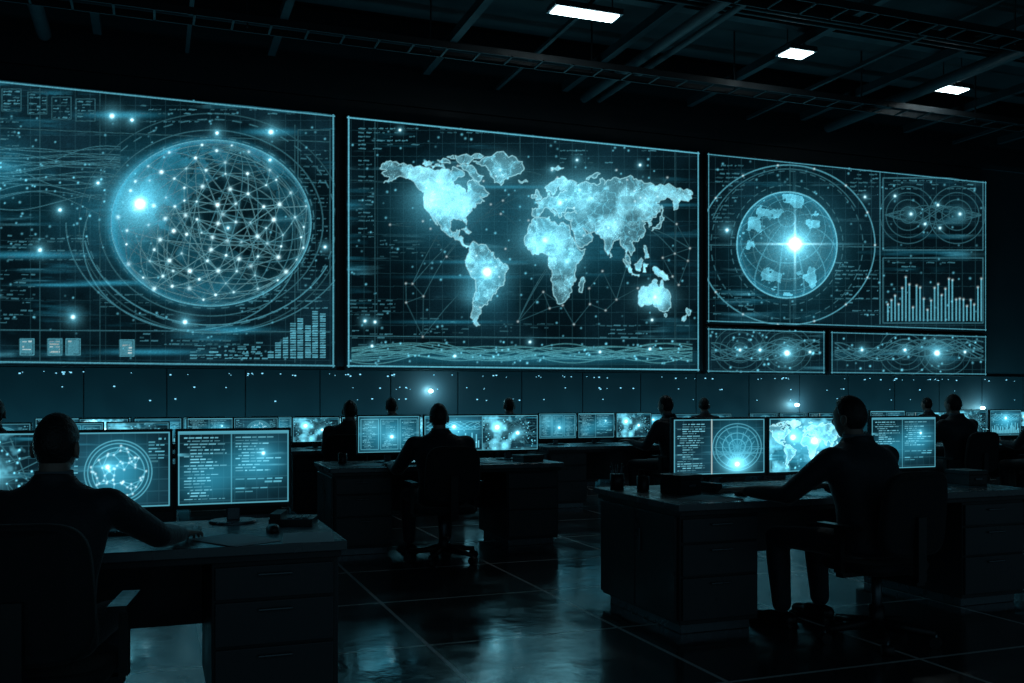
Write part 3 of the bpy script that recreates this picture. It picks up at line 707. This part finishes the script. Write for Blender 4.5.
def hand_mesh(side):
    b=B(); sx=side
    ring=lambda y,w,h,z,xo=0:[Vector((sx*xo+w*math.cos(t),y,z+h*math.sin(t))) for t in[k*2*math.pi/16 for k in range(16)]]
    b.loft([ring(-.03,.026,.02,.006),ring(0,.029,.019,.006),ring(.03,.038,.017,.004),ring(.065,.042,.015,.004),ring(.088,.038,.012,.0)])
    for k,(fx,L,ry) in enumerate(((.030,.070,.087),(.011,.079,.09),(-.010,.073,.088),(-.030,.058,.08))):
        fx=-fx*sx; p=Vector((fx,ry-.012,.003)); ang=.12; sp_=-(.06-.04*k)*sx
        for seg_,fr in enumerate((.45,.31,.24)):
            q=p+Vector((math.sin(sp_),math.cos(sp_)*math.cos(ang),-math.sin(ang)))*L*fr
            b.cap(p,q,.0088-.0009*seg_,.0082-.0009*seg_,10); p=q; ang+=.38
    t0=Vector((-sx*.03,.015,-.002)); t1=t0+Vector((-sx*.028,.032,-.006)); t2=t1+Vector((-sx*.010,.028,-.006)); t3=t2+Vector((sx*.002,.02,-.003))
    b.cap(t0,t1,.014,.011,10); b.cap(t1,t2,.0105,.009,10); b.cap(t2,t3,.009,.0075,10)
    return bake(b.mesh('hand',[M_skin]),[M_skin],.0038,1)
HEAD,HAIR,HL,HR=head_mesh(),hair_mesh(),hand_mesh(-1),hand_mesh(1)
b=B(); b.cap((0,-.05,.045),(0,.06,.04),.045,.042,14); b.cap((0,.04,.038),(0,.15,.03),.042,.03,14); b.box(-.04,.04,-.08,.17,0,.012)
SHOE=bake(b.mesh('shoe',[M_shoe]),[M_shoe],.008,2)
b=B(); b.ell((0,0,0),.012,.012,.012,12,8); EYE=b.mesh('eye',[mat_p('eye_white',(.5,.5,.5),.2)])
def person(x,y,rz=0,lean=.08,wl=(-.2,.43,.80),wr=(.2,.43,.80),hyaw=0,sc=1.0,name='seated_man',vox=.014,hpitch=0,wide=1.0,elb=.38):
    P=empty(name,(x,y,0),rz,sc); P.scale=(sc*wide,sc*wide,sc); b=B()
    yo=lambda z:lean*max(0,z-.52)**1.1/.6
    prof=[(.47,.155,.11),(.50,.185,.14),(.58,.182,.14),(.66,.172,.125),(.74,.172,.122),(.84,.190,.130),(.93,.204,.130),(.99,.205,.120),(1.03,.188,.102),(1.06,.140,.084),(1.085,.084,.07),(1.115,.066,.066)]
    R=[]
    for z,rx_,ry_ in prof:
        c=yo(z)*1.0
        R.append([Vector((rx_*math.copysign(abs(math.cos(t))**.85,math.cos(t)),c-.02+ry_*math.sin(t)*(1.0),z)) for t in[k*2*math.pi/28 for k in range(28)]])
    b.loft(R)
    hands=[]
    for sx,W in((-1,wl),(1,wr)):
        Sh=Vector((sx*.190,yo(1.0)-.015,1.0)); W=Vector(W); a,c=.29,.265
        dv=W-Sh; L=dv.length
        if L>a+c-.015: W=Sh+dv.normalized()*(a+c-.015); W.z=max(W.z,.785/sc); dv=W-Sh; L=dv.length; L=min(L,a+c-.001)
        d=dv.normalized(); xx=(a*a-c*c+L*L)/(2*L); hh=math.sqrt(max(0,a*a-xx*xx))
        hint=Vector((sx*elb,-.35,-1)); pp=(hint-d*hint.dot(d)).normalized(); E=Sh+d*xx+pp*hh
        b.cap(Sh+Vector((-sx*.03,0,-.005)),Sh,.07,.068,14); b.cap(Sh,Sh.lerp(E,.5),.068,.060,14); b.cap(Sh.lerp(E,.5),E,.060,.052,14)
        b.cap(E,E.lerp(W,.5),.052,.045,14); b.cap(E.lerp(W,.5),W-(W-E).normalized()*.03,.045,.033,14)
        hands.append((sx,E,W))
        hip=Vector((sx*.095,.0,.535)); kn=Vector((sx*.14,.43,.52)); an=Vector((sx*.14,.40,.12))
        b.cap(hip,kn,.086,.062,16); b.cap(kn,an.lerp(kn,.6),.060,.058,14); b.cap(an.lerp(kn,.6),an,.058,.046,14)
        obj('shoe_left' if sx<0 else 'shoe_right',SHOE,(sx*.14,.41,0),-sx*.12,parent=P)
    yn=yo(1.1)-.02
    for k in range(12):
        a0=k*2*math.pi/12;a1=(k+1)*2*math.pi/12
        b.cap((.068*math.cos(a0),yn+.066*math.sin(a0),1.105-.015*math.sin(a0)),(.068*math.cos(a1),yn+.066*math.sin(a1),1.105-.015*math.sin(a1)),.011,.011,8)
    body=obj('suit_body',bake(b.mesh('suit_body',[M_suit]),[M_suit],vox,3),parent=P)
    hz=1.215; hy=yn+.045
    h=obj('head',HEAD,(0,hy,hz),hyaw,parent=P); h.rotation_euler=(hpitch,0,hyaw); h.scale=(1/wide,1/wide,1)
    k=obj('hair',HAIR,(0,0,0),parent=h)
    for sx in(-1,1): obj('eye_left' if sx<0 else 'eye_right',EYE,(sx*.028,.070,.004),parent=h)
    b2=B(); ring=lambda r_,z:[Vector((r_*math.cos(t),yn+.002+r_*math.sin(t),z)) for t in[k*2*math.pi/24 for k in range(24)]]
    b2.loft([ring(.06,1.09),ring(.0665,1.11),ring(.064,1.130),ring(.058,1.128)]); obj('shirt_collar',b2.mesh('shirt_collar',[M_shirt]),parent=P)
    for sx,E,W in hands:
        d=(W-E); hdir=math.atan2(-d.x,d.y); pitch=math.atan2(d.z,math.hypot(d.x,d.y))
        o=obj('hand_left' if sx<0 else 'hand_right',HL if sx<0 else HR,W,parent=P); o.rotation_euler=(max(-.25,pitch*.4),0,hdir)
    return P

# ================= layout
# left workstation
desk(-1.35,.76,4.0,4.9); 
monitor(.36,4.72,.505,.345,kind='code'); monitor(-.18,4.72,.505,.345,kind='globe'); monitor(-.72,4.72,.505,.345,kind='blob')
chair(-.36,3.58,-.15); person(-.36,3.66,-.15,.20,(-.2,.46,.80),(.40,.60,.80),hyaw=-.15,sc=.96,wide=1.04,elb=.7)
keyboard(-.02,4.53,-.1); mouse(.50,4.38); papers(.33,4.17,.3,3); papers(.62,4.15,-.1,1); phone(.62,4.60,-.3); mug(-.33,4.62)
# middle workstation
desk(1.39,3.52,8.05,8.95); 
for X_,k in((2.02,'table'),(2.64,'bars'),(3.2,'blob')): monitor(X_,8.62,.57,.33,kind=k)
chair(2.24,7.60,0); person(2.24,7.64,0,.08,(-.27,.46,.79),(.27,.46,.79),sc=.965,wide=1.2)
keyboard(2.25,8.36); mouse(2.62,8.36); papers(2.95,8.3,.4,4); papers(1.75,8.35,-.4,3); mug(1.6,8.65)
box_item(3.3,8.4,.22,.2,.06,.2,'document_tray')
# right workstation
desk(2.74,5.40,4.68,5.78,.52)
monitor(3.48,5.42,.69,.36,kind='radar'); monitor(4.21,5.42,.69,.36,kind='map'); monitor(5.0,5.42,.57,.36,kind='code')
chair(3.74,4.26,.1); person(3.75,4.32,.22,.10,(-.30,.50,.79),(.2,.42,.79),hyaw=.12,sc=1.01,wide=1.2)
keyboard(3.80,5.18,.1); mouse(3.36,5.0); papers(3.08,4.88,.5,3); papers(4.75,4.95,-.3,4); papers(4.3,5.1,.3,3); mug(2.93,5.45); box_item(3.08,5.24,.18,.18,.12,.3); box_item(5.25,5.1,.16,.2,.1,0); phone(3.36,5.26,.2)
penholder(2.83,5.62)
# row behind left
desk(-2.4,.22,9.1,9.9)
for X_,k in((-1.9,'code'),(-1.3,'globe'),(-.7,'table'),(-.13,'blob')): monitor(X_,9.6,.53,.28,kind=k,lo=True,zb=.83)
chair(-1.2,8.55); person(-1.2,8.6,0,.08,vox=.02)
# third row left
desk(-.9,1.36,10.8,11.55); desk(1.44,3.5,10.8,11.55)
for X_,k in((-.5,'map'),(.05,'bars'),(.6,'code'),(1.1,'globe')): monitor(X_,11.3,.48,.28,kind=k,lo=True,zb=.83)
for X_,k in((1.78,'blob'),(2.35,'code'),(2.95,'map')): monitor(X_,11.3,.53,.28,kind=k,lo=True,zb=.83)
chair(1.98,10.3,-.35); person(1.98,10.34,-.35,.06,sc=.98,vox=.02,wide=1.15)
# centre right row
desk(4.42,6.65,10.6,11.4)
for X_,k in((4.78,'table'),(5.32,'code'),(5.86,'blob')): monitor(X_,11.15,.5,.31,kind=k,lo=True,zb=.83)
chair(5.83,10.0,.3); person(5.83,10.05,.45,.10,sc=1.02,vox=.02,wide=1.15)
# right row
desk(8.2,11.2,9.1,9.9)
for X_,k in((8.6,'code'),(9.95,'blob'),(10.55,'bars')): monitor(X_,9.6,.53,.33,kind=k,lo=True)
chair(8.72,8.5,0); person(8.72,8.55,.05,.08,sc=1.03,vox=.02,wide=1.15)
chair(10.0,8.5,0); person(10.0,8.55,.1,.05,vox=.02)
# far rows
ks=['code','table','map','bars','globe','radar','blob']
i=0
for x0 in (-1.5,1.2,3.9,6.6,9.3,12.0,14.7):
    desk(x0,x0+2.5,13.2,13.95)
    for q in range(4):
        monitor(x0+.35+q*.6,13.7,.53,.27,kind=ks[(i*5+q*2+i//2)%7],lo=True,zb=.80); i+=1
for x_ in (3.05,4.75,7.95,12.35,12.85):
    chair(x_,12.72); person(x_,12.78,random.uniform(-.3,.3),.05,vox=.025)

# ---------------------------------------------------------------- ambient & camera
w=bpy.data.worlds.new('night'); S.world=w; w.use_nodes=True; nt=w.node_tree
nt.nodes['Background'].inputs[0].default_value=(.26,.55,.72,1); nt.nodes['Background'].inputs[1].default_value=.10
cam=bpy.data.cameras.new('cam'); cam.lens=F/1024*36; cam.sensor_width=36; cam.shift_y=55.5/1024; cam.clip_end=100
co=bpy.data.objects.new('camera',cam); COL.objects.link(co); co.location=(0,0,H); co.rotation_euler=(math.pi/2,0,-A); S.camera=co
